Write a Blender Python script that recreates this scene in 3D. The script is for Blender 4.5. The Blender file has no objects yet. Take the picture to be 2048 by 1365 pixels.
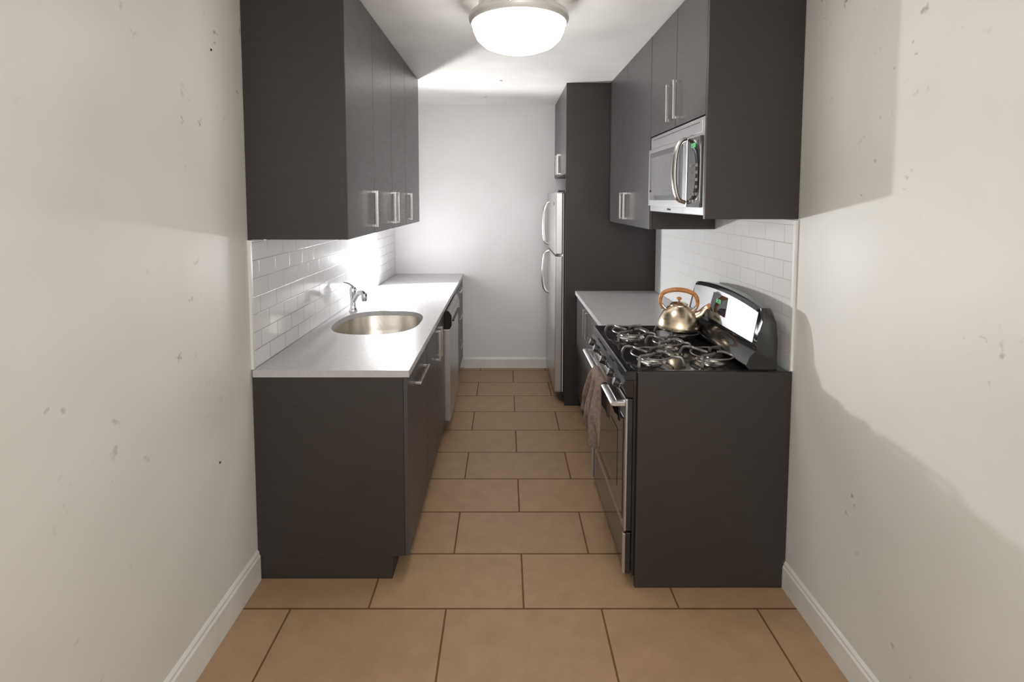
import bpy, bmesh, math, random
from mathutils import Vector, Matrix
random.seed(4)
S=bpy.context.scene
COL=S.collection
H=1.63
XL,XR,YB,ZC=-1.06,1.178,4.77,2.52
YN=2.05; YR=2.007
ZOOM=(1,1024,682.5)

# ---------------------------------------------------------------- materials
def newmat(name):
    m=bpy.data.materials.new(name); m.use_nodes=True
    nt=m.node_tree; b=nt.nodes['Principled BSDF']
    return m,nt,b
def N(nt,t,**k):
    n=nt.nodes.new(t)
    for a,v in k.items(): setattr(n,a,v)
    return n
def setb(b,col=None,rough=None,metal=None,spec=None,coat=None):
    if col is not None: b.inputs['Base Color'].default_value=(*col,1)
    if rough is not None: b.inputs['Roughness'].default_value=rough
    if metal is not None: b.inputs['Metallic'].default_value=metal
    if spec is not None: b.inputs['Specular IOR Level'].default_value=spec
    if coat is not None: b.inputs['Coat Weight'].default_value=coat
def noisy(name,c1,c2,scale=(1,1,1),nscale=5,rough=.5,rough2=None,metal=0,bump=0,bscale=None,spec=.5,detail=4,coat=0,lo=.35,hi=.65,specks=None):
    m,nt,b=newmat(name); setb(b,c1,rough,metal,spec,coat)
    tc=N(nt,'ShaderNodeTexCoord'); mp=N(nt,'ShaderNodeMapping'); mp.inputs['Scale'].default_value=scale
    nt.links.new(tc.outputs['Object'],mp.inputs['Vector'])
    no=N(nt,'ShaderNodeTexNoise'); no.inputs['Scale'].default_value=nscale; no.inputs['Detail'].default_value=detail
    nt.links.new(mp.outputs['Vector'],no.inputs['Vector'])
    cr=N(nt,'ShaderNodeValToRGB'); e=cr.color_ramp.elements
    e[0].position=lo;e[0].color=(*c1,1);e[1].position=hi;e[1].color=(*c2,1)
    nt.links.new(no.outputs['Fac'],cr.inputs['Fac']); src=cr.outputs['Color']
    if specks:
        # sparse scuffs: thresholded fine noise masked by broad noise
        f=N(nt,'ShaderNodeTexNoise'); f.inputs['Scale'].default_value=26; f.inputs['Detail'].default_value=5
        g2=N(nt,'ShaderNodeTexNoise'); g2.inputs['Scale'].default_value=2.3
        nt.links.new(tc.outputs['Object'],f.inputs['Vector']); nt.links.new(tc.outputs['Object'],g2.inputs['Vector'])
        r1=N(nt,'ShaderNodeMapRange'); r1.inputs['From Min'].default_value=.65; r1.inputs['From Max'].default_value=.73
        r2=N(nt,'ShaderNodeMapRange'); r2.inputs['From Min'].default_value=.50; r2.inputs['From Max'].default_value=.64
        nt.links.new(f.outputs['Fac'],r1.inputs['Value']); nt.links.new(g2.outputs['Fac'],r2.inputs['Value'])
        mu=N(nt,'ShaderNodeMath',operation='MULTIPLY'); nt.links.new(r1.outputs[0],mu.inputs[0]); nt.links.new(r2.outputs[0],mu.inputs[1])
        mu2=N(nt,'ShaderNodeMath',operation='MULTIPLY'); nt.links.new(mu.outputs[0],mu2.inputs[0]); mu2.inputs[1].default_value=specks
        mx=N(nt,'ShaderNodeMixRGB'); mx.inputs['Color2'].default_value=(.25,.22,.18,1)
        nt.links.new(mu2.outputs[0],mx.inputs['Fac']); nt.links.new(src,mx.inputs['Color1']); src=mx.outputs['Color']
    nt.links.new(src,b.inputs['Base Color'])
    if rough2 is not None:
        mr=N(nt,'ShaderNodeMapRange'); mr.inputs['From Min'].default_value=lo; mr.inputs['From Max'].default_value=hi
        mr.inputs['To Min'].default_value=rough; mr.inputs['To Max'].default_value=rough2
        nt.links.new(no.outputs['Fac'],mr.inputs['Value']); nt.links.new(mr.outputs['Result'],b.inputs['Roughness'])
    if bump:
        n2=no
        if bscale:
            n2=N(nt,'ShaderNodeTexNoise'); n2.inputs['Scale'].default_value=bscale; n2.inputs['Detail'].default_value=3
            nt.links.new(tc.outputs['Object'],n2.inputs['Vector'])
        bp=N(nt,'ShaderNodeBump'); bp.inputs['Strength'].default_value=bump; bp.inputs['Distance'].default_value=.01
        nt.links.new(n2.outputs['Fac'],bp.inputs['Height']); nt.links.new(bp.outputs['Normal'],b.inputs['Normal'])
    return m
M={}
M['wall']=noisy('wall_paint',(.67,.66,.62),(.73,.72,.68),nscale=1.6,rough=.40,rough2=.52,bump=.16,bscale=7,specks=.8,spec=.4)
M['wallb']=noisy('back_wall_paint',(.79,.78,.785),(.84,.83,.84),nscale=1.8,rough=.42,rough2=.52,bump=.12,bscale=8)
M['ceil']=noisy('ceiling_paint',(.76,.745,.72),(.86,.845,.82),nscale=2.5,rough=.35,rough2=.5,bump=.15,bscale=6)
M['trim']=noisy('trim_paint',(.70,.69,.66),(.78,.77,.74),nscale=6,rough=.35,specks=.6)
M['wood']=noisy('espresso_laminate',(.029,.0235,.0215),(.034,.028,.026),scale=(1,1,14),nscale=9,rough=.40,rough2=.46,bump=.008,detail=8)
M['woodv']=noisy('espresso_laminate_door',(.050,.046,.047),(.057,.053,.054),scale=(1,1,10),nscale=9,rough=.32,rough2=.38,bump=.006,detail=8)
M['gap']=noisy('dark_recess',(.008,.007,.007),(.012,.011,.011),rough=.8)
M['counter']=noisy('quartz_counter',(.46,.45,.45),(.49,.48,.48),nscale=60,rough=.22,rough2=.26)
M['steel']=noisy('brushed_stainless',(.56,.56,.57),(.61,.61,.62),scale=(1,1,30),nscale=14,rough=.30,rough2=.34,metal=1)
M['panel']=noisy('backguard_stainless',(.36,.36,.37),(.42,.42,.43),scale=(1,1,30),nscale=14,rough=.36,rough2=.40,metal=1)
M['sinkst']=noisy('sink_stainless',(.58,.55,.51),(.66,.63,.58),scale=(1,30,1),nscale=10,rough=.28,rough2=.34,metal=1)
M['nickel']=noisy('brushed_nickel',(.62,.60,.57),(.72,.70,.67),scale=(1,1,10),nscale=40,rough=.25,metal=1)
M['lampring']=noisy('satin_lamp_metal',(.70,.69,.66),(.80,.79,.76),nscale=8,rough=.35,metal=.35)
M['chrome']=noisy('chrome',(.75,.75,.76),(.82,.82,.83),rough=.1,metal=1)
M['black']=noisy('black_enamel',(.010,.010,.011),(.016,.016,.017),rough=.12,coat=.4)
M['blackm']=noisy('black_plastic',(.014,.014,.015),(.022,.022,.023),rough=.4)
M['glassd']=noisy('dark_glass',(.012,.012,.014),(.02,.02,.023),rough=.06,coat=.6)
M['mwin']=noisy('microwave_window',(.10,.10,.105),(.15,.15,.155),nscale=300,rough=.12,coat=.4)
M['grate']=noisy('cast_grate',(.14,.13,.125),(.26,.24,.225),nscale=30,rough=.32,metal=.5)
M['kettle']=noisy('kettle_champagne_steel',(.68,.57,.42),(.76,.65,.49),scale=(1,1,14),nscale=14,rough=.22,rough2=.27,metal=1)
M['kwood']=noisy('kettle_handle_wood',(.42,.16,.04),(.62,.28,.09),scale=(1,1,4),nscale=20,rough=.4)
M['towel']=noisy('towel_terry',(.20,.145,.12),(.28,.21,.18),nscale=60,rough=.95,bump=.8,bscale=350,spec=.1)
M['tag']=noisy('tag_cloth',(.75,.73,.7),(.8,.78,.75),rough=.8)
M['white']=noisy('white_plastic',(.75,.75,.74),(.8,.8,.79),rough=.35)
def emis(name,c,s):
    m,nt,b=newmat(name); setb(b,c,.4); b.inputs['Emission Color'].default_value=(*c,1); b.inputs['Emission Strength'].default_value=s; return m
M['lamp']=emis('lamp_glass',(1,.985,.96),18)
M['green']=emis('led_green',(.15,.6,.25),.35)

def brickmat(name,bw,rh,ms,c1,c2,cm,off,axes,rough,spec=.5,bumpd=.002,bump=.5,freq=2,nz=None,mrough=.8,smooth=.1):
    m,nt,b=newmat(name); setb(b,c1,rough,0,spec)
    tc=N(nt,'ShaderNodeTexCoord'); sp=N(nt,'ShaderNodeSeparateXYZ'); cb=N(nt,'ShaderNodeCombineXYZ')
    nt.links.new(tc.outputs['Object'],sp.inputs[0])
    nt.links.new(sp.outputs[axes[0]],cb.inputs[0]); nt.links.new(sp.outputs[axes[1]],cb.inputs[1])
    mp=N(nt,'ShaderNodeMapping'); mp.inputs['Location'].default_value=(off[0],off[1],0)
    nt.links.new(cb.outputs[0],mp.inputs['Vector'])
    br=N(nt,'ShaderNodeTexBrick'); br.offset=.5; br.offset_frequency=freq
    i=br.inputs; i['Scale'].default_value=1; i['Brick Width'].default_value=bw; i['Row Height'].default_value=rh
    i['Mortar Size'].default_value=ms; i['Mortar Smooth'].default_value=smooth; i['Bias'].default_value=0
    i['Color1'].default_value=(*c1,1); i['Color2'].default_value=(*c2,1); i['Mortar'].default_value=(*cm,1)
    nt.links.new(mp.outputs[0],br.inputs['Vector'])
    src=br.outputs['Color']
    if nz:
        no=N(nt,'ShaderNodeTexNoise'); no.inputs['Scale'].default_value=nz[0]; no.inputs['Detail'].default_value=8; no.inputs['Roughness'].default_value=.65
        nt.links.new(tc.outputs['Object'],no.inputs['Vector'])
        mr=N(nt,'ShaderNodeMapRange'); mr.inputs['From Min'].default_value=.3; mr.inputs['From Max'].default_value=.7
        mr.inputs['To Min'].default_value=1-nz[1]; mr.inputs['To Max'].default_value=1+nz[1]
        nt.links.new(no.outputs['Fac'],mr.inputs['Value'])
        vm=N(nt,'ShaderNodeVectorMath',operation='SCALE'); nt.links.new(src,vm.inputs[0]); nt.links.new(mr.outputs[0],vm.inputs['Scale'])
        src=vm.outputs[0]
    nt.links.new(src,b.inputs['Base Color'])
    mr2=N(nt,'ShaderNodeMapRange'); mr2.inputs['To Min'].default_value=rough; mr2.inputs['To Max'].default_value=mrough
    nt.links.new(br.outputs['Fac'],mr2.inputs['Value']); nt.links.new(mr2.outputs[0],b.inputs['Roughness'])
    inv=N(nt,'ShaderNodeMath',operation='SUBTRACT'); inv.inputs[0].default_value=1; nt.links.new(br.outputs['Fac'],inv.inputs[1])
    bp=N(nt,'ShaderNodeBump'); bp.inputs['Strength'].default_value=bump; bp.inputs['Distance'].default_value=bumpd
    nt.links.new(inv.outputs[0],bp.inputs['Height']); nt.links.new(bp.outputs[0],b.inputs['Normal'])
    return m
M['floor']=brickmat('floor_tile',.62,.31,.004,(.385,.252,.150),(.36,.236,.140),(.14,.070,.030),(-.075,-1.586),(0,1),.42,nz=(11,.10),spec=.4)
M['splashL']=brickmat('subway_tile_left',.152,.076,.002,(.78,.78,.78),(.74,.74,.75),(.38,.37,.36),(0,-.92),(1,2),.1,bump=.6)
M['splashR']=brickmat('subway_tile_right',.152,.076,.0018,(.80,.80,.79),(.78,.78,.77),(.58,.57,.55),(.04,-.92),(1,2),.12,bump=.6)

# ---------------------------------------------------------------- helpers
class G:
    def __init__(s,name,loc=(0,0,0)):
        s.o=bpy.data.objects.new(name,None); s.o.empty_display_size=.1; s.o.location=loc; COL.objects.link(s.o); s.loc=Vector(loc)
    def add(s,o):
        o.parent=s.o; o.matrix_parent_inverse=Matrix.Translation(-s.loc); return o
def fin(bm,name,mat,g=None,smooth=False,loc=None):
    bmesh.ops.recalc_face_normals(bm,faces=bm.faces)
    me=bpy.data.meshes.new(name); bm.to_mesh(me); bm.free()
    me.materials.append(M[mat] if isinstance(mat,str) else mat)
    if smooth:
        for p in me.polygons: p.use_smooth=True
    o=bpy.data.objects.new(name,me); COL.objects.link(o)
    if smooth:
        try: me.set_sharp_from_angle(angle=math.radians(40))
        except Exception: pass
    if g: g.add(o)
    return o
def bbox(bm,x0,x1,y0,y1,z0,z1,bev=0):
    vs=[bm.verts.new(p) for p in [(x0,y0,z0),(x1,y0,z0),(x1,y1,z0),(x0,y1,z0),(x0,y0,z1),(x1,y0,z1),(x1,y1,z1),(x0,y1,z1)]]
    fs=[bm.faces.new([vs[i] for i in f]) for f in [(0,3,2,1),(4,5,6,7),(0,1,5,4),(1,2,6,5),(2,3,7,6),(3,0,4,7)]]
    if bev:
        es=list({e for f in fs for e in f.edges})
        bmesh.ops.bevel(bm,geom=es,offset=bev,segments=2,affect='EDGES',profile=.6)
def box(name,x0,x1,y0,y1,z0,z1,mat,g=None,bev=.0015):
    bm=bmesh.new(); bbox(bm,min(x0,x1),max(x0,x1),min(y0,y1),max(y0,y1),min(z0,z1),max(z0,z1),bev); return fin(bm,name,mat,g)
def boxes(name,lst,mat,g=None,bev=.0015):
    bm=bmesh.new()
    for l in lst: bbox(bm,*l,bev)
    return fin(bm,name,mat,g)
def lathe(name,prof,c,mat,g=None,seg=48,axis='Z',scale=(1,1)):
    bm=bmesh.new(); rings=[]
    for r,z in prof:
        ring=[]
        if r<1e-6: ring=[bm.verts.new((0,0,z))]
        else:
            for i in range(seg):
                a=2*math.pi*i/seg; ring.append(bm.verts.new((r*math.cos(a)*scale[0],r*math.sin(a)*scale[1],z)))
        rings.append(ring)
    for a,b in zip(rings,rings[1:]):
        if len(a)==1 and len(b)==1: continue
        for i in range(seg):
            j=(i+1)%seg
            if len(a)==1: bm.faces.new((a[0],b[i],b[j]))
            elif len(b)==1: bm.faces.new((a[i],a[j],b[0]))
            else: bm.faces.new((a[i],a[j],b[j],b[i]))
    if isinstance(axis,Vector): R=axis.normalized().to_track_quat('Z','Y').to_matrix().to_4x4()
    else: R=Matrix.Identity(4)
    bmesh.ops.transform(bm,matrix=Matrix.Translation(Vector(c))@R,verts=bm.verts)
    return fin(bm,name,mat,g,True)
def catmull(pts,n=8):
    P=[Vector(p) for p in pts]; P=[P[0]*2-P[1]]+P+[P[-1]*2-P[-2]]; out=[]
    for i in range(1,len(P)-2):
        for k in range(n):
            t=k/n; a,b,c,d=P[i-1],P[i],P[i+1],P[i+2]
            out.append(.5*((2*b)+(c-a)*t+(2*a-5*b+4*c-d)*t*t+(3*b-a-3*c+d)*t**3))
    out.append(P[-2]); return out
def tube_bm(bm,path,rad,seg=10,flat=None,up=Vector((0,0,1))):
    """sweep; rad float or list; flat=(a,b) elliptical factors"""
    n=len(path); rs=rad if isinstance(rad,(list,tuple)) else [rad]*n
    fl=flat or (1,1); rings=[]; prev=None
    for i,p in enumerate(path):
        t=(path[min(i+1,n-1)]-path[max(i-1,0)]).normalized()
        if prev is None:
            u=up if abs(t.dot(up))<.95 else Vector((0,1,0))
            s=t.cross(u).normalized()
        else:
            s=(prev-t*prev.dot(t)).normalized()
        prev=s; v=s.cross(t).normalized()
        rings.append([bm.verts.new(p+(s*math.cos(2*math.pi*k/seg)*fl[0]+v*math.sin(2*math.pi*k/seg)*fl[1])*rs[i]) for k in range(seg)])
    for a,b in zip(rings,rings[1:]):
        for k in range(seg):
            bm.faces.new((a[k],a[(k+1)%seg],b[(k+1)%seg],b[k]))
    bm.faces.new(rings[0]); bm.faces.new(rings[-1][::-1])
def tube(name,pts,rad,mat,g=None,seg=12,n=8,flat=None,smoothpath=True):
    bm=bmesh.new(); path=catmull(pts,n) if smoothpath else [Vector(p) for p in pts]
    if isinstance(rad,(list,tuple)) and smoothpath:
        r=[]; 
        for i in range(len(path)):
            f=i/(len(path)-1)*(len(rad)-1); k=min(int(f),len(rad)-2); r.append(rad[k]+(rad[k+1]-rad[k])*(f-k))
        rad=r
    tube_bm(bm,path,rad,seg,flat); return fin(bm,name,mat,g,True)
def extrude_xz(name,prof,y0,y1,mat,g=None,bev=0):
    bm=bmesh.new()
    a=[bm.verts.new((x,y0,z)) for x,z in prof]; b=[bm.verts.new((x,y1,z)) for x,z in prof]
    n=len(prof)
    for i in range(n): bm.faces.new((a[i],a[(i+1)%n],b[(i+1)%n],b[i]))
    bm.faces.new(a); bm.faces.new(b[::-1])
    if bev: bmesh.ops.bevel(bm,geom=list(bm.edges),offset=bev,segments=2,affect='EDGES')
    return fin(bm,name,mat,g)
def handle(name,g,xs,sgn,y,z,L,vertical=True,mat='nickel'):
    """bar pull on a face at x=xs, projecting along sgn X"""
    w=.006; pr=.032
    x1=xs+sgn*pr
    def bx(xa,xb,ya,yb,za,zb): return (min(xa,xb),max(xa,xb),ya,yb,za,zb)
    if vertical:
        L2=L/2
        l=[bx(x1-sgn*.012,x1,y-w,y+w,z-L2,z+L2), bx(xs,x1-sgn*.011,y-w,y+w,z-L2,z-L2+.012), bx(xs,x1-sgn*.011,y-w,y+w,z+L2-.012,z+L2)]
    else:
        L2=L/2
        l=[bx(x1-sgn*.012,x1,y-L2,y+L2,z-w,z+w), bx(xs,x1-sgn*.011,y-L2,y-L2+.012,z-w,z+w), bx(xs,x1-sgn*.011,y+L2-.012,y+L2,z-w,z+w)]
    return boxes(name,l,mat,g,.0012)
def text(name,s,loc,size,mat,g,tilt=0):
    c=bpy.data.curves.new(name,'FONT'); c.body=s; c.size=size; c.extrude=.0004; c.align_x='CENTER'; c.align_y='CENTER'
    o=bpy.data.objects.new(name,c); COL.objects.link(o); c.materials.append(M[mat])
    R=Matrix(((0,0,-1),(-1,0,0),(0,1,0))).to_4x4()
    mw=Matrix.Translation(Vector(loc))@Matrix.Rotation(tilt,4,'Y')@R
    bpy.context.view_layer.update()
    dg=bpy.context.evaluated_depsgraph_get()
    me=bpy.data.meshes.new_from_object(o.evaluated_get(dg)); me.transform(mw)
    bpy.data.objects.remove(o)
    if not me.materials: me.materials.append(M[mat])
    o=bpy.data.objects.new(name,me); COL.objects.link(o); g.add(o); return o

# ---------------------------------------------------------------- room shell
YF=-1.6
box('floor',XL-.1,XR+.1,YF,YB+.1,-.1,0,'floor',bev=0)
box('ceiling',XL-.1,XR+.1,YF,YB+.1,ZC,ZC+.1,'ceil',bev=0)
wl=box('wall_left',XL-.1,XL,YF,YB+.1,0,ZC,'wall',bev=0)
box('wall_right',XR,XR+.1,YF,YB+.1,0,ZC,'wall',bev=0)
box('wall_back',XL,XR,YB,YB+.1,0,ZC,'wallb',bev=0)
def baseb(name,x,s,h,y0,y1):
    extrude_xz(name,[(x,0),(x+s*.014,0),(x+s*.014,h*.80),(x+s*.009,h*.86),(x+s*.009,h*.93),(x+s*.003,h),(x,h)],y0,y1,'trim')
baseb('baseboard_left',XL,1,.135,YF,YN-.002)
baseb('baseboard_right',XR,-1,.115,YF,YR-.002)
bm=bmesh.new()
pr=[(0,0),(.014,0),(.014,.085),(.008,.095),(.002,.105),(0,.105)]
a=[bm.verts.new((-.40,YB-d,z)) for d,z in pr]; b=[bm.verts.new((.60,YB-d,z)) for d,z in pr]
for i in range(len(pr)): bm.faces.new((a[i],a[(i+1)%len(pr)],b[(i+1)%len(pr)],b[i]))
bm.faces.new(a); bm.faces.new(b[::-1]); fin(bm,'baseboard_back','trim')
# backsplashes
box('backsplash_left',XL+.001,XL+.008,YN+.012,YB-.001,.921,1.464,'splashL',bev=0)
box('trim_1',XL,XL+.011,YN-.004,YN+.012,.921,1.464,'trim')
box('backsplash_right',XR-.008,XR-.001,YR+.014,3.868,.921,1.548,'splashR',bev=0)
box('trim_2',XR-.011,XR,YR-.002,YR+.014,.93,1.548,'trim')

# ---------------------------------------------------------------- left base cabinets
CF=-.409; CT=.889; TK=.106
g=G('sink_base_cabinet',(-.73,2.68,0))
box('end_panel',XL+.002,CF-.019,YN,YN+.018,TK,CT,'wood',g)
box('end_toe_panel',XL+.002,-.484,YN+.004,YN+.02,0,TK-.001,'wood',g)
box('toe_kick',-.50,-.484,YN+.021,3.315,0,TK-.001,'wood',g)
box('bottom_shelf',XL+.02,CF-.021,YN+.019,3.315,TK,TK+.018,'wood',g)
box('partition',XL+.02,CF-.021,3.298,3.315,TK+.019,CT,'wood',g)
box('front_rail',CF-.04,CF-.021,YN+.019,3.297,CT-.03,CT,'gap',g)
ys=[YN,2.565,2.93,3.315]
for i in range(3):
    box('door_%d'%(i+1),CF-.018,CF,ys[i]+(.0 if i==0 else .0015),ys[i+1]-.0015,TK+.002,CT-.004,'woodv',g)
handle('pull_1',g,CF,1,2.33,.805,.25,False)
handle('pull_2',g,CF,1,2.885,.775,.18)
handle('pull_3',g,CF,1,2.975,.775,.18)
# dishwasher
g=G('dishwasher',(-.7,3.62,0))
box('tub',XL+.03,-.425,3.325,3.915,.11,.882,'blackm',g)
box('door_panel',-.424,-.372,3.327,3.913,.12,.755,'steel',g,.004)
extrude_xz('control_panel',[(-.424,.76),(-.372,.76),(-.36,.78),(-.36,.85),(-.38,.882),(-.424,.882)],3.327,3.913,'black',g,.002)
box('handle_recess',-.3605,-.352,3.42,3.82,.79,.80,'blackm',g)
box('kick_plate',-.50,-.48,3.33,3.91,0,.108,'blackm',g)
boxes('buttons',[(-.3605,-.3585,3.40+i*.03,3.418+i*.03,.83,.838) for i in range(5)],'nickel',g,0)
# drawer cabinet
g=G('drawer_cabinet',(-.73,4.34,0))
box('carcass',XL+.002,CF-.020,3.925,YB-.002,TK,CT,'wood',g)
box('toe_kick',-.50,-.484,3.925,YB-.018,0,TK-.001,'wood',g)
zz=[TK+.002,.40,.66,CT-.004]
for i in range(3):
    box('drawer_front_%d'%(i+1),CF-.018,CF,3.927,YB-.004,zz[i]+.0015,zz[i+1]-.0015,'woodv',g)
    handle('pull_%d'%(i+1),g,CF,1,4.35,zz[i+1]-.05,.25,False)

# ---------------------------------------------------------------- countertop with sink cut-out
SX,SY,SA,SB=-.735,2.88,.245,.285
def sinkpts(n=64,k=0.):
    out=[]
    for i in range(n):
        a=2*math.pi*i/n; c,s=math.cos(a),math.sin(a); e=2/2.7
        x=(SA+k)*math.copysign(abs(c)**e,c); y=(SB+k)*math.copysign(abs(s)**e,s)
        out.append((SX+x,SY+y))
    return out
def slab_with_hole(name,rect,hole,z0,z1,mat,g=None):
    bm=bmesh.new(); x0,x1,y0,y1=rect
    def loop(pts):
        v=[bm.verts.new((x,y,z1)) for x,y in pts]
        return [bm.edges.new((v[i],v[(i+1)%len(v)])) for i in range(len(v))]
    o=[(x0,y0),(x1,y0),(x1,y1),(x0,y1)]
    es=loop(o)+loop(hole)
    bmesh.ops.triangle_fill(bm,edges=es,use_beauty=True)
    fs=list(bm.faces)
    r=bmesh.ops.extrude_face_region(bm,geom=fs)
    vs=[v for v in r['geom'] if isinstance(v,bmesh.types.BMVert)]
    bmesh.ops.translate(bm,verts=vs,vec=(0,0,z0-z1))
    return fin(bm,name,mat,g)
slab_with_hole('countertop',(XL+.0085,-.400,YN-.008,YB-.001),sinkpts(),.8905,.92,'counter')
# sink
g=G('kitchen_sink',(SX,SY,.75))
bm=bmesh.new(); rings=[]
lv=[(.012,.8895),(.0015,.8895),(.001,.88),(-.004,.80),(-.012,.745),(-.03,.722),(-.06,.714),(-.13,.711),(-.2,.709)]
for k,z in lv: rings.append([bm.verts.new((x,y,z)) for x,y in sinkpts(64,k)])
for a,b in zip(rings,rings[1:]):
    for i in range(64): bm.faces.new((a[i],a[(i+1)%64],b[(i+1)%64],b[i]))
bm.faces.new(rings[-1])
fin(bm,'bowl','sinkst',g,True)
lathe('drain',[(0,.711),(.02,.711),(.038,.7125),(.045,.714),(.047,.711)],(SX,SY,0),'chrome',g,32)
lathe('drain_strainer',[(0,.716),(.006,.716),(.008,.7125),(.018,.7125)],(SX,SY,0),'nickel',g,24)
# faucet
FX,FY=-.972,3.165
g=G('kitchen_faucet',(FX,FY,.92))
lathe('body',[(0,.9205),(.028,.9205),(.028,.926),(.022,.935),(.019,.96),(.020,1.02),(.024,1.04),(.024,1.06),(.018,1.075),(0,1.08)],(FX,FY,0),'chrome',g,32)
d=Vector((.235,-.20,0)).normalized()
p=Vector((FX,FY,0))
tube('spout',[p+Vector((0,0,.985))+d*.01,p+d*.04+Vector((0,0,1.02)),p+d*.075+Vector((0,0,1.045)),p+d*.105+Vector((0,0,1.048)),p+d*.13+Vector((0,0,1.035))],[.015,.015,.016,.018,.018],'chrome',g,16)
lathe('aerator',[(0,0),(.016,0),(.018,.008),(.02,.02),(.019,.045),(0,.05)],p+d*.125+Vector((0,0,1.0)),'chrome',g,24)
tube('lever',[p+Vector((.004,0,1.07)),p+Vector((-.01,-.01,1.088)),p+Vector((-.028,-.03,1.105)),p+Vector((-.045,-.05,1.115))],[.012,.010,.009,.007],'chrome',g,12,flat=(1.3,.7))

# ---------------------------------------------------------------- left upper cabinets
UF=-.645; UZ=1.466
g=G('upper_cabinet',(-.85,2.9,UZ))
box('carcass',XL+.002,UF-.020,YN,3.77,UZ,ZC-.002,'wood',g)
box('end_panel_edge',UF-.0195,UF-.001,YN,YN+.003,UZ,ZC-.002,'wood',g,0)
ys=[YN+.003,2.475,2.865,3.26,3.77]
for i in range(4):
    box('door_%d'%(i+1),UF-.018,UF,ys[i]+(.0005 if i==0 else .0017),ys[i+1]-.0017,UZ,ZC-.004,'woodv',g)
for i,y in enumerate([2.42,2.82,2.91,3.315]): handle('pull_%d'%(i+1),g,UF,1,y,1.587,.175)

# ---------------------------------------------------------------- right side: tall panel + fridge cabinet
g=G('tall_end_panel',(.82,3.88,0))
box('panel',.47,XR-.002,3.872,3.890,0,ZC-.002,'wood',g)
box('panel_foot',.474,.60,3.868,3.8715,0,.02,'blackm',g,0)
g=G('fridge_top_cabinet',(.82,4.3,1.83))
box('carcass',.49,XR-.002,3.892,YB-.002,1.83,ZC-.002,'wood',g)
box('door_1',.471,.489,3.893,4.325,1.832,ZC-.004,'woodv',g)
box('door_2',.471,.489,4.329,YB-.004,1.832,ZC-.004,'woodv',g)
handle('pull_1',g,.471,-1,4.27,1.93,.17); handle('pull_2',g,.471,-1,4.385,1.93,.17)
# fridge
g=G('refrigerator',(.8,4.28,0))
FY0,FY1=3.915,4.64
box('cabinet',.462,1.14,FY0,FY1,.03,1.685,'blackm',g,.004)
box('fridge_door',.395,.456,FY0,FY1,.09,1.185,'steel',g,.010)
box('freezer_door',.395,.456,FY0,FY1,1.197,1.69,'steel',g,.010)
box('door_gasket',.456,.462,FY0+.01,FY1-.01,.09,1.68,'white',g,0)
box('toe_grille',.43,.462,FY0+.01,FY1-.01,.03,.085,'blackm',g)
boxes('feet',[(.5,.53,FY0+.04,FY0+.07,0,.03),(.5,.53,FY1-.07,FY1-.04,0,.03),(1.05,1.08,FY0+.04,FY0+.07,0,.03),(1.05,1.08,FY1-.07,FY1-.04,0,.03)],'blackm',g)
box('hinge_cover',.42,.47,FY0+.005,FY0+.06,1.6905,1.705,'blackm',g)
hy=FY1-.17
tube('freezer_handle',[(.397,hy,1.61),(.372,hy,1.595),(.35,hy,1.55),(.342,hy,1.45),(.345,hy,1.32),(.36,hy,1.255),(.396,hy,1.235)],.0125,'nickel',g,12)
tube('fridge_handle',[(.396,hy,1.175),(.36,hy,1.155),(.345,hy,1.09),(.338,hy,.97),(.345,hy,.87),(.365,hy,.815),(.397,hy,.80)],.0125,'nickel',g,12)
lathe('badge',[(0,0),(.014,0),(.014,.003),(0,.0035)],(.395,4.03,1.6),'blackm',g,20,Vector((-1,0,0)))
# right base cabinet + counter
g=G('base_cabinet',(.85,3.3,0))
RY0,RY1=2.785,3.866
box('carcass',.581,XR-.002,RY0,RY1,TK,CT,'wood',g)
box('toe_kick',.63,.646,RY0,RY1,0,TK-.001,'wood',g)
box('door_1',.562,.580,RY0+.002,3.318,TK+.002,CT-.004,'woodv',g)
box('door_2',.562,.580,3.322,RY1-.002,TK+.002,CT-.004,'woodv',g)
handle('pull_1',g,.562,-1,3.27,.79,.18); handle('pull_2',g,.562,-1,3.37,.79,.18)
box('countertop.001',.548,XR-.0085,RY0-.002,3.870,.8905,.92,'counter')

# ---------------------------------------------------------------- right uppers
RF=.80
g=G('upper_cabinet.001',(.98,2.4,1.55))
box('end_panel',RF,XR-.002,YR-.004,YR+.014,1.552,ZC-.002,'wood',g)
box('carcass',RF+.020,XR-.002,YR+.015,2.772,1.972,ZC-.002,'wood',g)
box('door_1',RF,RF+.018,YR+.016,2.372,1.973,ZC-.004,'woodv',g)
box('door_2',RF,RF+.018,2.376,2.772,1.973,ZC-.004,'woodv',g)
handle('pull_1',g,RF,-1,2.325,2.09,.175); handle('pull_2',g,RF,-1,2.425,2.09,.175)
g=G('upper_cabinet.002',(.98,3.3,1.466))
box('carcass',RF+.020,XR-.010,2.778,3.866,UZ,ZC-.002,'wood',g)
box('door_1',RF,RF+.018,2.779,3.318,UZ,ZC-.004,'woodv',g)
box('door_2',RF,RF+.018,3.322,3.864,UZ,ZC-.004,'woodv',g)
handle('pull_1',g,RF,-1,3.27,1.59,.175); handle('pull_2',g,RF,-1,3.37,1.59,.175)
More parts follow.
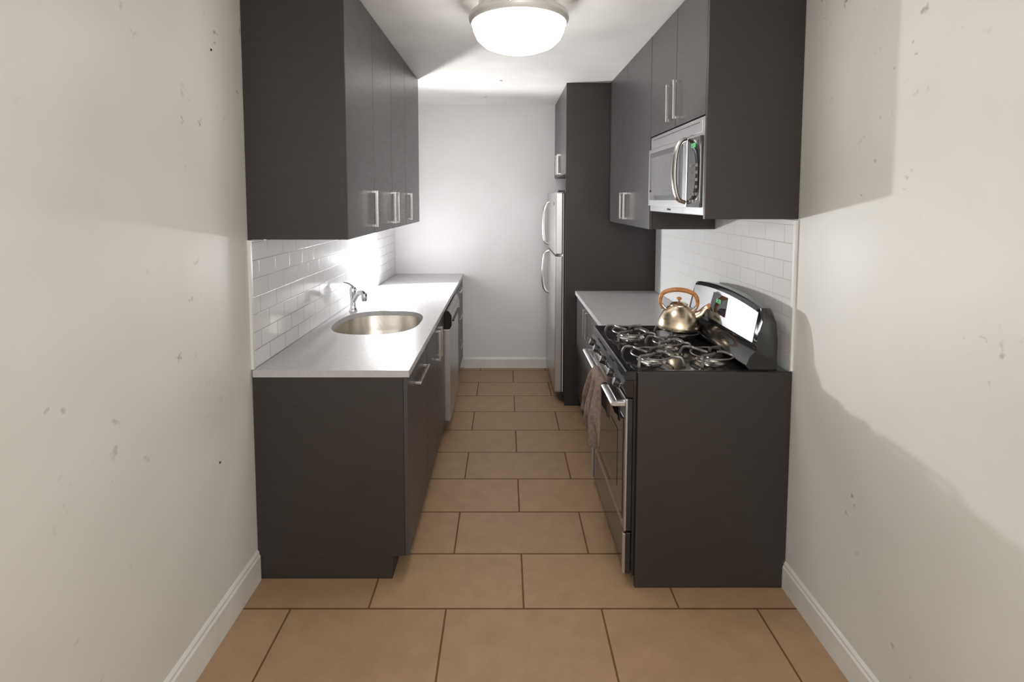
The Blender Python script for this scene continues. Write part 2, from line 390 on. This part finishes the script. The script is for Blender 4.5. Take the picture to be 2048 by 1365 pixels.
# microwave
g=G('microwave_oven',(.98,2.4,1.57))
MY0,MY1,MZ0,MZ1=YR+.017,2.768,1.568,1.967
D=.012
box('body',.822+D,1.165,MY0,MY1,MZ0+.002,MZ1,'blackm',g)
box('front_frame',.790+D,.821+D,MY0,MY1,MZ0,MZ1,'steel',g,.004)
box('top_vent',.786+D,.7895+D,MY0+.02,MY1-.02,MZ1-.062,MZ1-.012,'steel',g,.001)
boxes('vent_slots',[(.7855+D,.7862+D,MY0+.05+i*.022,MY0+.064+i*.022,MZ1-.022,MZ1-.018) for i in range(29)],'blackm',g,0)
box('door',.776+D,.7895+D,MY0+.165,MY1-.01,MZ0+.03,MZ1-.068,'steel',g,.004)
box('window_border',.7735+D,.7755+D,MY0+.215,MY1-.04,MZ0+.06,MZ1-.09,'glassd',g,.0006)
box('window',.7725+D,.7735+D,MY0+.245,MY1-.075,MZ0+.085,MZ1-.115,'mwin',g,0)
box('control_panel',.780+D,.7895+D,MY0+.02,MY0+.158,MZ0+.03,MZ1-.075,'glassd',g,.002)
box('display_glass',.7785+D,.7799+D,MY0+.045,MY0+.14,MZ1-.13,MZ1-.09,'black',g,0)
text('clock_digits','8:00',(.778+D,MY0+.092,MZ1-.11),.028,'green',g)
boxes('keypad',[(.7790+D,.7800+D,MY0+.045+c*.034,MY0+.067+c*.034,MZ0+.05+r*.03,MZ0+.062+r*.03) for c in range(3) for r in range(6)],'grate',g,0)
hy=MY0+.172
tube('handle',[(.776+D,hy,MZ0+.050),(.760,hy,MZ0+.065),(.744,hy,MZ0+.11),(.738,hy,MZ0+.18),(.744,hy,MZ1-.14),(.760,hy,MZ1-.09),(.776+D,hy,MZ1-.072)],[.012,.015,.016,.017,.016,.015,.012],'nickel',g,14,flat=(1.2,.7))
box('underside',.83+D,1.15,MY0+.03,MY1-.03,MZ0-.004,MZ0+.0015,'nickel',g,0)
text('maker_name','Arbona',(.7895+D,2.45,MZ0+.016),.018,'blackm',g)

# ---------------------------------------------------------------- range side panel + range
g=G('range_side_panel',(.86,YR,0))
box('panel',.545,XR-.0165,YR-.004,YR+.012,0,.924,'wood',g)
box('wall_filler',XR-.0165,XR-.002,YR,YR+.012,.118,.924,'wood',g,0)
g=G('gas_range',(.82,2.4,0))
A0,A1=YR+.0135,2.778
box('body',.532,1.145,A0,A1,.04,.885,'black',g,.002)
boxes('feet',[(.56,.6,A0+.03,A0+.07,0,.04),(.56,.6,A1-.07,A1-.03,0,.04),(1.08,1.12,A0+.03,A0+.07,0,.04),(1.08,1.12,A1-.07,A1-.03,0,.04)],'blackm',g)
# cooktop with raised rim
bm=bmesh.new()
x0,x1=.497,1.06
def rr(x0,x1,y0,y1,z): return [bm.verts.new(p) for p in [(x0,y0,z),(x1,y0,z),(x1,y1,z),(x0,y1,z)]]
R=[rr(x0,x1,A0,A1,.886),rr(x0-.004,x1,A0,A1,.905),rr(x0,x1,A0,A1,.920),rr(x0+.006,x1-.005,A0+.006,A1-.006,.924),rr(x0+.022,x1-.02,A0+.02,A1-.02,.924),rr(x0+.034,x1-.03,A0+.032,A1-.032,.912)]
for a,b in zip(R,R[1:]):
    for i in range(4): bm.faces.new((a[i],a[(i+1)%4],b[(i+1)%4],b[i]))
bm.faces.new(R[0]); bm.faces.new(R[-1])
fin(bm,'cooktop','black',g)
extrude_xz('knob_panel',[(.497,.884),(.487,.865),(.505,.815),(.531,.812),(.531,.884)],A0+.001,A1-.001,'black',g,.001)
kd=Vector((-.94,0,.34)).normalized()
for i,y in enumerate([2.10,2.22,2.40,2.58,2.70]):
    lathe('knob_%d'%(i+1),[(0,0),(.024,0),(.024,.004),(.020,.006),(.019,.026),(.016,.030),(0,.031)],Vector((.493,y,.845)),'blackm',g,24,kd)
    lathe('knob_ring_%d'%(i+1),[(.0205,.004),(.026,.004),(.026,.0065),(.0205,.0065)],Vector((.493,y,.845)),'chrome',g,24,kd)
# oven door
box('oven_door_core',.511,.531,A0+.002,A1-.002,.235,.805,'blackm',g,.003)
box('oven_door_skin',.501,.5105,A0+.002,A1-.002,.235,.805,'steel',g,.003)
box('door_glass',.498,.5005,A0+.035,A1-.035,.27,.715,'glassd',g,.001)
box('door_window',.4965,.498,A0+.13,A1-.13,.36,.62,'black',g,0)
box('storage_drawer',.508,.531,A0+.002,A1-.002,.045,.228,'black',g,.004)
boxes('drawer_trim',[(.496,.508,A0+.002,A0+.014,.05,.225),(.496,.508,A1-.014,A1-.002,.05,.225)],'steel',g,.002)
hz=.785
tube('door_handle',[(.455,A0+.005,hz),(.455,2.2,hz),(.455,2.4,hz),(.455,2.6,hz),(.455,A1-.01,hz)],.0125,'steel',g,14,n=2,flat=(1.35,.8))
boxes('handle_bracket',[(.460,.5005,A0+.006,A0+.028,hz-.012,hz+.008),(.460,.5005,A1-.03,A1-.008,hz-.012,hz+.008)],'steel',g,.003)
# burners and grates
bz=.9125
BR=[(.66,2.205,.045),(.93,2.205,.05),(.66,2.595,.05),(.93,2.595,.04),(.795,2.40,.035)]
for i,(x,y,r) in enumerate(BR):
    lathe('burner_base_%d'%(i+1),[(0,bz),(r+.022,bz),(r+.018,bz+.003),(r+.004,bz+.006),(r,bz+.014),(0,bz+.014)],(x,y,0),'nickel',g,32)
    lathe('burner_cap_%d'%(i+1),[(0,bz+.0145),(r-.004,bz+.0145),(r-.001,bz+.018),(r-.006,bz+.023),(0,bz+.024)],(x,y,0),'black',g,32)
    bm=bmesh.new(); gz=.952
    for k in range(4):
        a=math.pi/4+k*math.pi/2
        def P(rad,da,z): return Vector((x+rad*math.cos(a+da),y+rad*math.sin(a+da),z))
        s=1.0 if i<4 else .78
        pts=[P(.022*s,.9,gz-.004),P(.045*s,.55,gz),P(.075*s,.15,gz),P(.10*s,.0,gz-.002),P(.128*s,.10,gz-.004),P(.142*s,.12,bz+.012),P(.144*s,.12,bz+.0005)]
        tube_bm(bm,catmull(pts,6),.0066,8)
    ring=[Vector((x+.092*(1 if i<4 else .78)*math.cos(t*math.pi/18),y+.092*(1 if i<4 else .78)*math.sin(t*math.pi/18),gz-.010)) for t in range(37)]
    tube_bm(bm,ring,.0038,8)
    fin(bm,'grate_%d'%(i+1),'grate',g,True)
# backguard
BS=-.025
bm=bmesh.new(); secs=[]
n=28
for i in range(n+1):
    t=i/n; y=A0+.004+(A1-A0-.008)*t; u=abs(2*t-1)
    zt=1.205-.028*u**2-(.035*max(0,(u-.93)/.07)**2)
    secs.append([bm.verts.new((q[0]+BS,y,q[1])) for q in [(1.035,.9245),(1.02,.945),(1.035,.985),(1.062,1.01),(1.058,1.03),(1.082,zt-.012),(1.092,zt),(1.125,zt),(1.140,zt-.02),(1.147,1.05),(1.147,.9245)]])
for a,b in zip(secs,secs[1:]):
    for k in range(len(a)): bm.faces.new((a[k],a[(k+1)%len(a)],b[(k+1)%len(a)],b[k]))
bm.faces.new(secs[0]); bm.faces.new(secs[-1][::-1])
fin(bm,'backguard','black',g,True)
bm=bmesh.new(); top=[];bot=[]
def face_x(z,zt): return BS+1.058+(z-1.03)/(zt-.012-1.03)*.024-.0025
for i in range(n+1):
    t=.045+.91*i/n; y=A0+(A1-A0)*t; u=abs(2*t-1); zt=1.205-.028*u**2
    top.append(bm.verts.new((face_x(zt-.02,zt),y,zt-.02))); bot.append(bm.verts.new((face_x(1.035,zt),y,1.035)))
for i in range(n): bm.faces.new((bot[i],bot[i+1],top[i+1],top[i]))
r=bmesh.ops.extrude_face_region(bm,geom=list(bm.faces)); bmesh.ops.translate(bm,verts=[v for v in r['geom'] if isinstance(v,bmesh.types.BMVert)],vec=(.004,0,0))
fin(bm,'backguard_panel','panel',g)
tl=math.atan(.024/.155)
extrude_xz('display',[(1.0590+BS,1.075),(1.0745+BS,1.168),(1.080+BS,1.168),(1.065+BS,1.075)],2.33,2.49,'glassd',g)
text('clock_digits','8:00',(1.0655+BS,2.41,1.135),.030,'green',g,tl)
text('maker_name','Arbona',(1.0575+BS,2.41,1.055),.022,'blackm',g,tl)
# towel over handle
g=G('dish_towel',(.455,2.36,.6))
bm=bmesh.new(); cols=26; 
path=[]
for k in range(15): path.append((-1,k/14))
for k in range(1,7): path.append((0,k/7))
for k in range(13): path.append((1,k/12))
rows=[]
for ri,(seg,t) in enumerate(path):
    row=[]
    for c in range(cols+1):
        u=c/cols
        if seg==-1: dr=(1-t)
        elif seg==0: dr=0
        else: dr=t
        w=.22+.14*dr**.6 if seg!=1 else .22+.05*dr
        y=2.34+(u-.5)*w+.012*math.sin(5*dr+u*3)
        amp=.004+.016*min(1,dr*1.8)
        rip=amp*(math.sin(u*17+.8)+.6*math.sin(u*31+dr*4))
        if seg==-1:
            x=.455-.0175-amp*1.5+rip*.9 ; x=min(x,.4385); z=hz-.005-dr*(.245+.03*math.sin(u*5+.5)+.02*u)
        elif seg==0:
            a=math.pi*t; x=.455-.0195*math.cos(a); z=hz-.005+.021*math.sin(a)+.002*math.sin(u*20)
        else:
            x=.455+.0195+max(-.002,min(.006,rip*.3)); z=hz-.005-dr*.15
        row.append(bm.verts.new((x,y,z)))
    rows.append(row)
for a,b in zip(rows,rows[1:]):
    for c in range(cols): bm.faces.new((a[c],a[c+1],b[c+1],b[c]))
o=fin(bm,'cloth','towel',g,True)
md=o.modifiers.new('s','SOLIDIFY'); md.thickness=.005; md.offset=0
md=o.modifiers.new('ss','SUBSURF'); md.levels=1; md.render_levels=1
box('care_tag',.404,.4055,2.26,2.29,.60,.64,'tag',g,0)

# ---------------------------------------------------------------- kettle
KX,KY,KZ=.905,2.57,.9595
g=G('tea_kettle',(KX,KY,KZ))
lathe('body',[(0,0),(.098,0),(.106,.006),(.108,.016),(.104,.035),(.094,.062),(.078,.090),(.060,.110),(.048,.118),(.045,.122),(0,.122)],(KX,KY,KZ),'kettle',g,56)
lathe('lid',[(.047,.1225),(.046,.128),(.034,.137),(.012,.142),(0,.143)],(KX,KY,KZ),'kettle',g,40)
lathe('lid_knob',[(.004,.1435),(.005,.150),(.013,.155),(.013,.162),(.006,.167),(0,.168)],(KX,KY,KZ),'kwood',g,24)
p=Vector((KX,KY,KZ))
sd=Vector((.93,-.35,0)).normalized()
tube('spout',[p+sd*.075+Vector((0,0,.065)),p+sd*.105+Vector((0,0,.085)),p+sd*.125+Vector((0,0,.112)),p+sd*.142+Vector((0,0,.125))],[.024,.020,.015,.013],'kettle',g,16)
tube('spout_cap',[p+sd*.138+Vector((0,0,.122)),p+sd*.158+Vector((0,0,.135))],[.0155,.0155],'kwood',g,14,n=2)
hd=sd
tube('handle_arch',[p-hd*.082+Vector((0,0,.10)),p-hd*.094+Vector((0,0,.14)),p-hd*.080+Vector((0,0,.182)),p-hd*.03+Vector((0,0,.202)),p+hd*.03+Vector((0,0,.202)),p+hd*.076+Vector((0,0,.182)),p+hd*.090+Vector((0,0,.14)),p+hd*.078+Vector((0,0,.10))],[.007,.009,.011,.012,.012,.011,.009,.007],'kwood',g,14)
for s in (-1,1):
    tube('handle_bracket_%d'%(1 if s<0 else 2),[p+hd*s*.062+Vector((0,0,.098)),p+hd*s*.074+Vector((0,0,.108)),p+hd*s*.085+Vector((0,0,.122))],.009,'nickel',g,10,n=3)

# ---------------------------------------------------------------- ceiling lamp
LX,LY=.062,2.30
g=G('ceiling_lamp',(LX,LY,ZC))
lathe('base_pan',[(0,2.5185),(.172,2.5185),(.180,2.512),(.184,2.458),(0,2.458)],(LX,LY,0),'lampring',g,64)
lathe('rim_ring',[(.186,2.460),(.210,2.460),(.220,2.452),(.224,2.440),(.222,2.429),(.218,2.424),(.216,2.416),(.212,2.413),(.209,2.416),(.207,2.425),(.190,2.43),(.186,2.460)],(LX,LY,0),'lampring',g,72)
lathe('glass_dome',[(.200,2.428),(.2055,2.410),(.203,2.385),(.189,2.355),(.160,2.328),(.112,2.309),(.055,2.301),(0,2.299)],(LX,LY,0),'lamp',g,64)
for k in range(3):
    a=k*2.094+.35
    lathe('rim_screw_%d'%(k+1),[(0,0),(.006,0),(.006,.006),(.004,.010),(0,.011)],(LX+.2225*math.cos(a),LY+.2225*math.sin(a),2.440),'chrome',g,14,Vector((math.cos(a),math.sin(a),0)))
# ceiling anchors & nail holes
lathe('ceiling_anchor',[(0,2.519),(.012,2.519),(.012,2.513),(0,2.511)],(-.03,3.8,0),'trim',None,16)
lathe('ceiling_anchor.001',[(0,2.519),(.012,2.519),(.012,2.513),(0,2.511)],(-.17,4.4,0),'trim',None,16)
def nail(name,x,y,z,s):
    o=lathe(name,[(0,-.0005),(.0045,-.0005),(.004,.001),(0,.0015)],(x,y,z),'gap',None,12,Vector((s,0,0))); o.parent=wl
nail('nail_hole_1',XL+.001,1.84,2.17,1)
nail('nail_hole_2',XL+.001,1.80,.655,1)

# ---------------------------------------------------------------- lights
def light(name,t,loc,e,col=(1,1,1),size=.1,aim=None,ang=120,blend=.6):
    l=bpy.data.lights.new(name,t); l.energy=e; l.color=col
    l.shadow_soft_size=size
    o=bpy.data.objects.new(name,l); o.location=loc; COL.objects.link(o)
    if t=='SPOT':
        l.spot_size=math.radians(ang); l.spot_blend=blend
        o.rotation_euler=Vector(aim).to_track_quat('-Z','Y').to_euler()
    return o
light('flash_light','SPOT',(-.90,4.16,1.14),120,(.99,.99,1.0),.035,(.36,-1,.0),176,.3)
light('added_fill_light','POINT',(.1,-1.1,1.9),54,(1,.985,.965),.3)  # unseen fill light added behind the camera to brighten the foreground walls
w=bpy.data.worlds.new('World'); S.world=w; w.use_nodes=True
w.node_tree.nodes['Background'].inputs[0].default_value=(1,.995,.985,1); w.node_tree.nodes['Background'].inputs[1].default_value=1.65

# ---------------------------------------------------------------- camera
c=bpy.data.cameras.new('camera'); co=bpy.data.objects.new('camera',c); COL.objects.link(co)
co.location=(0,0,H); co.rotation_euler=(math.radians(90-3.65),0,0)
c.sensor_width=36
k,cx,cy=ZOOM
c.lens=1000/2048*36*k; c.shift_x=k*(cx-1010)/2048; c.shift_y=k*(463.7-cy)/2048; c.clip_start=.02
S.camera=co
S.view_settings.view_transform='Standard'
S.view_settings.look='None'
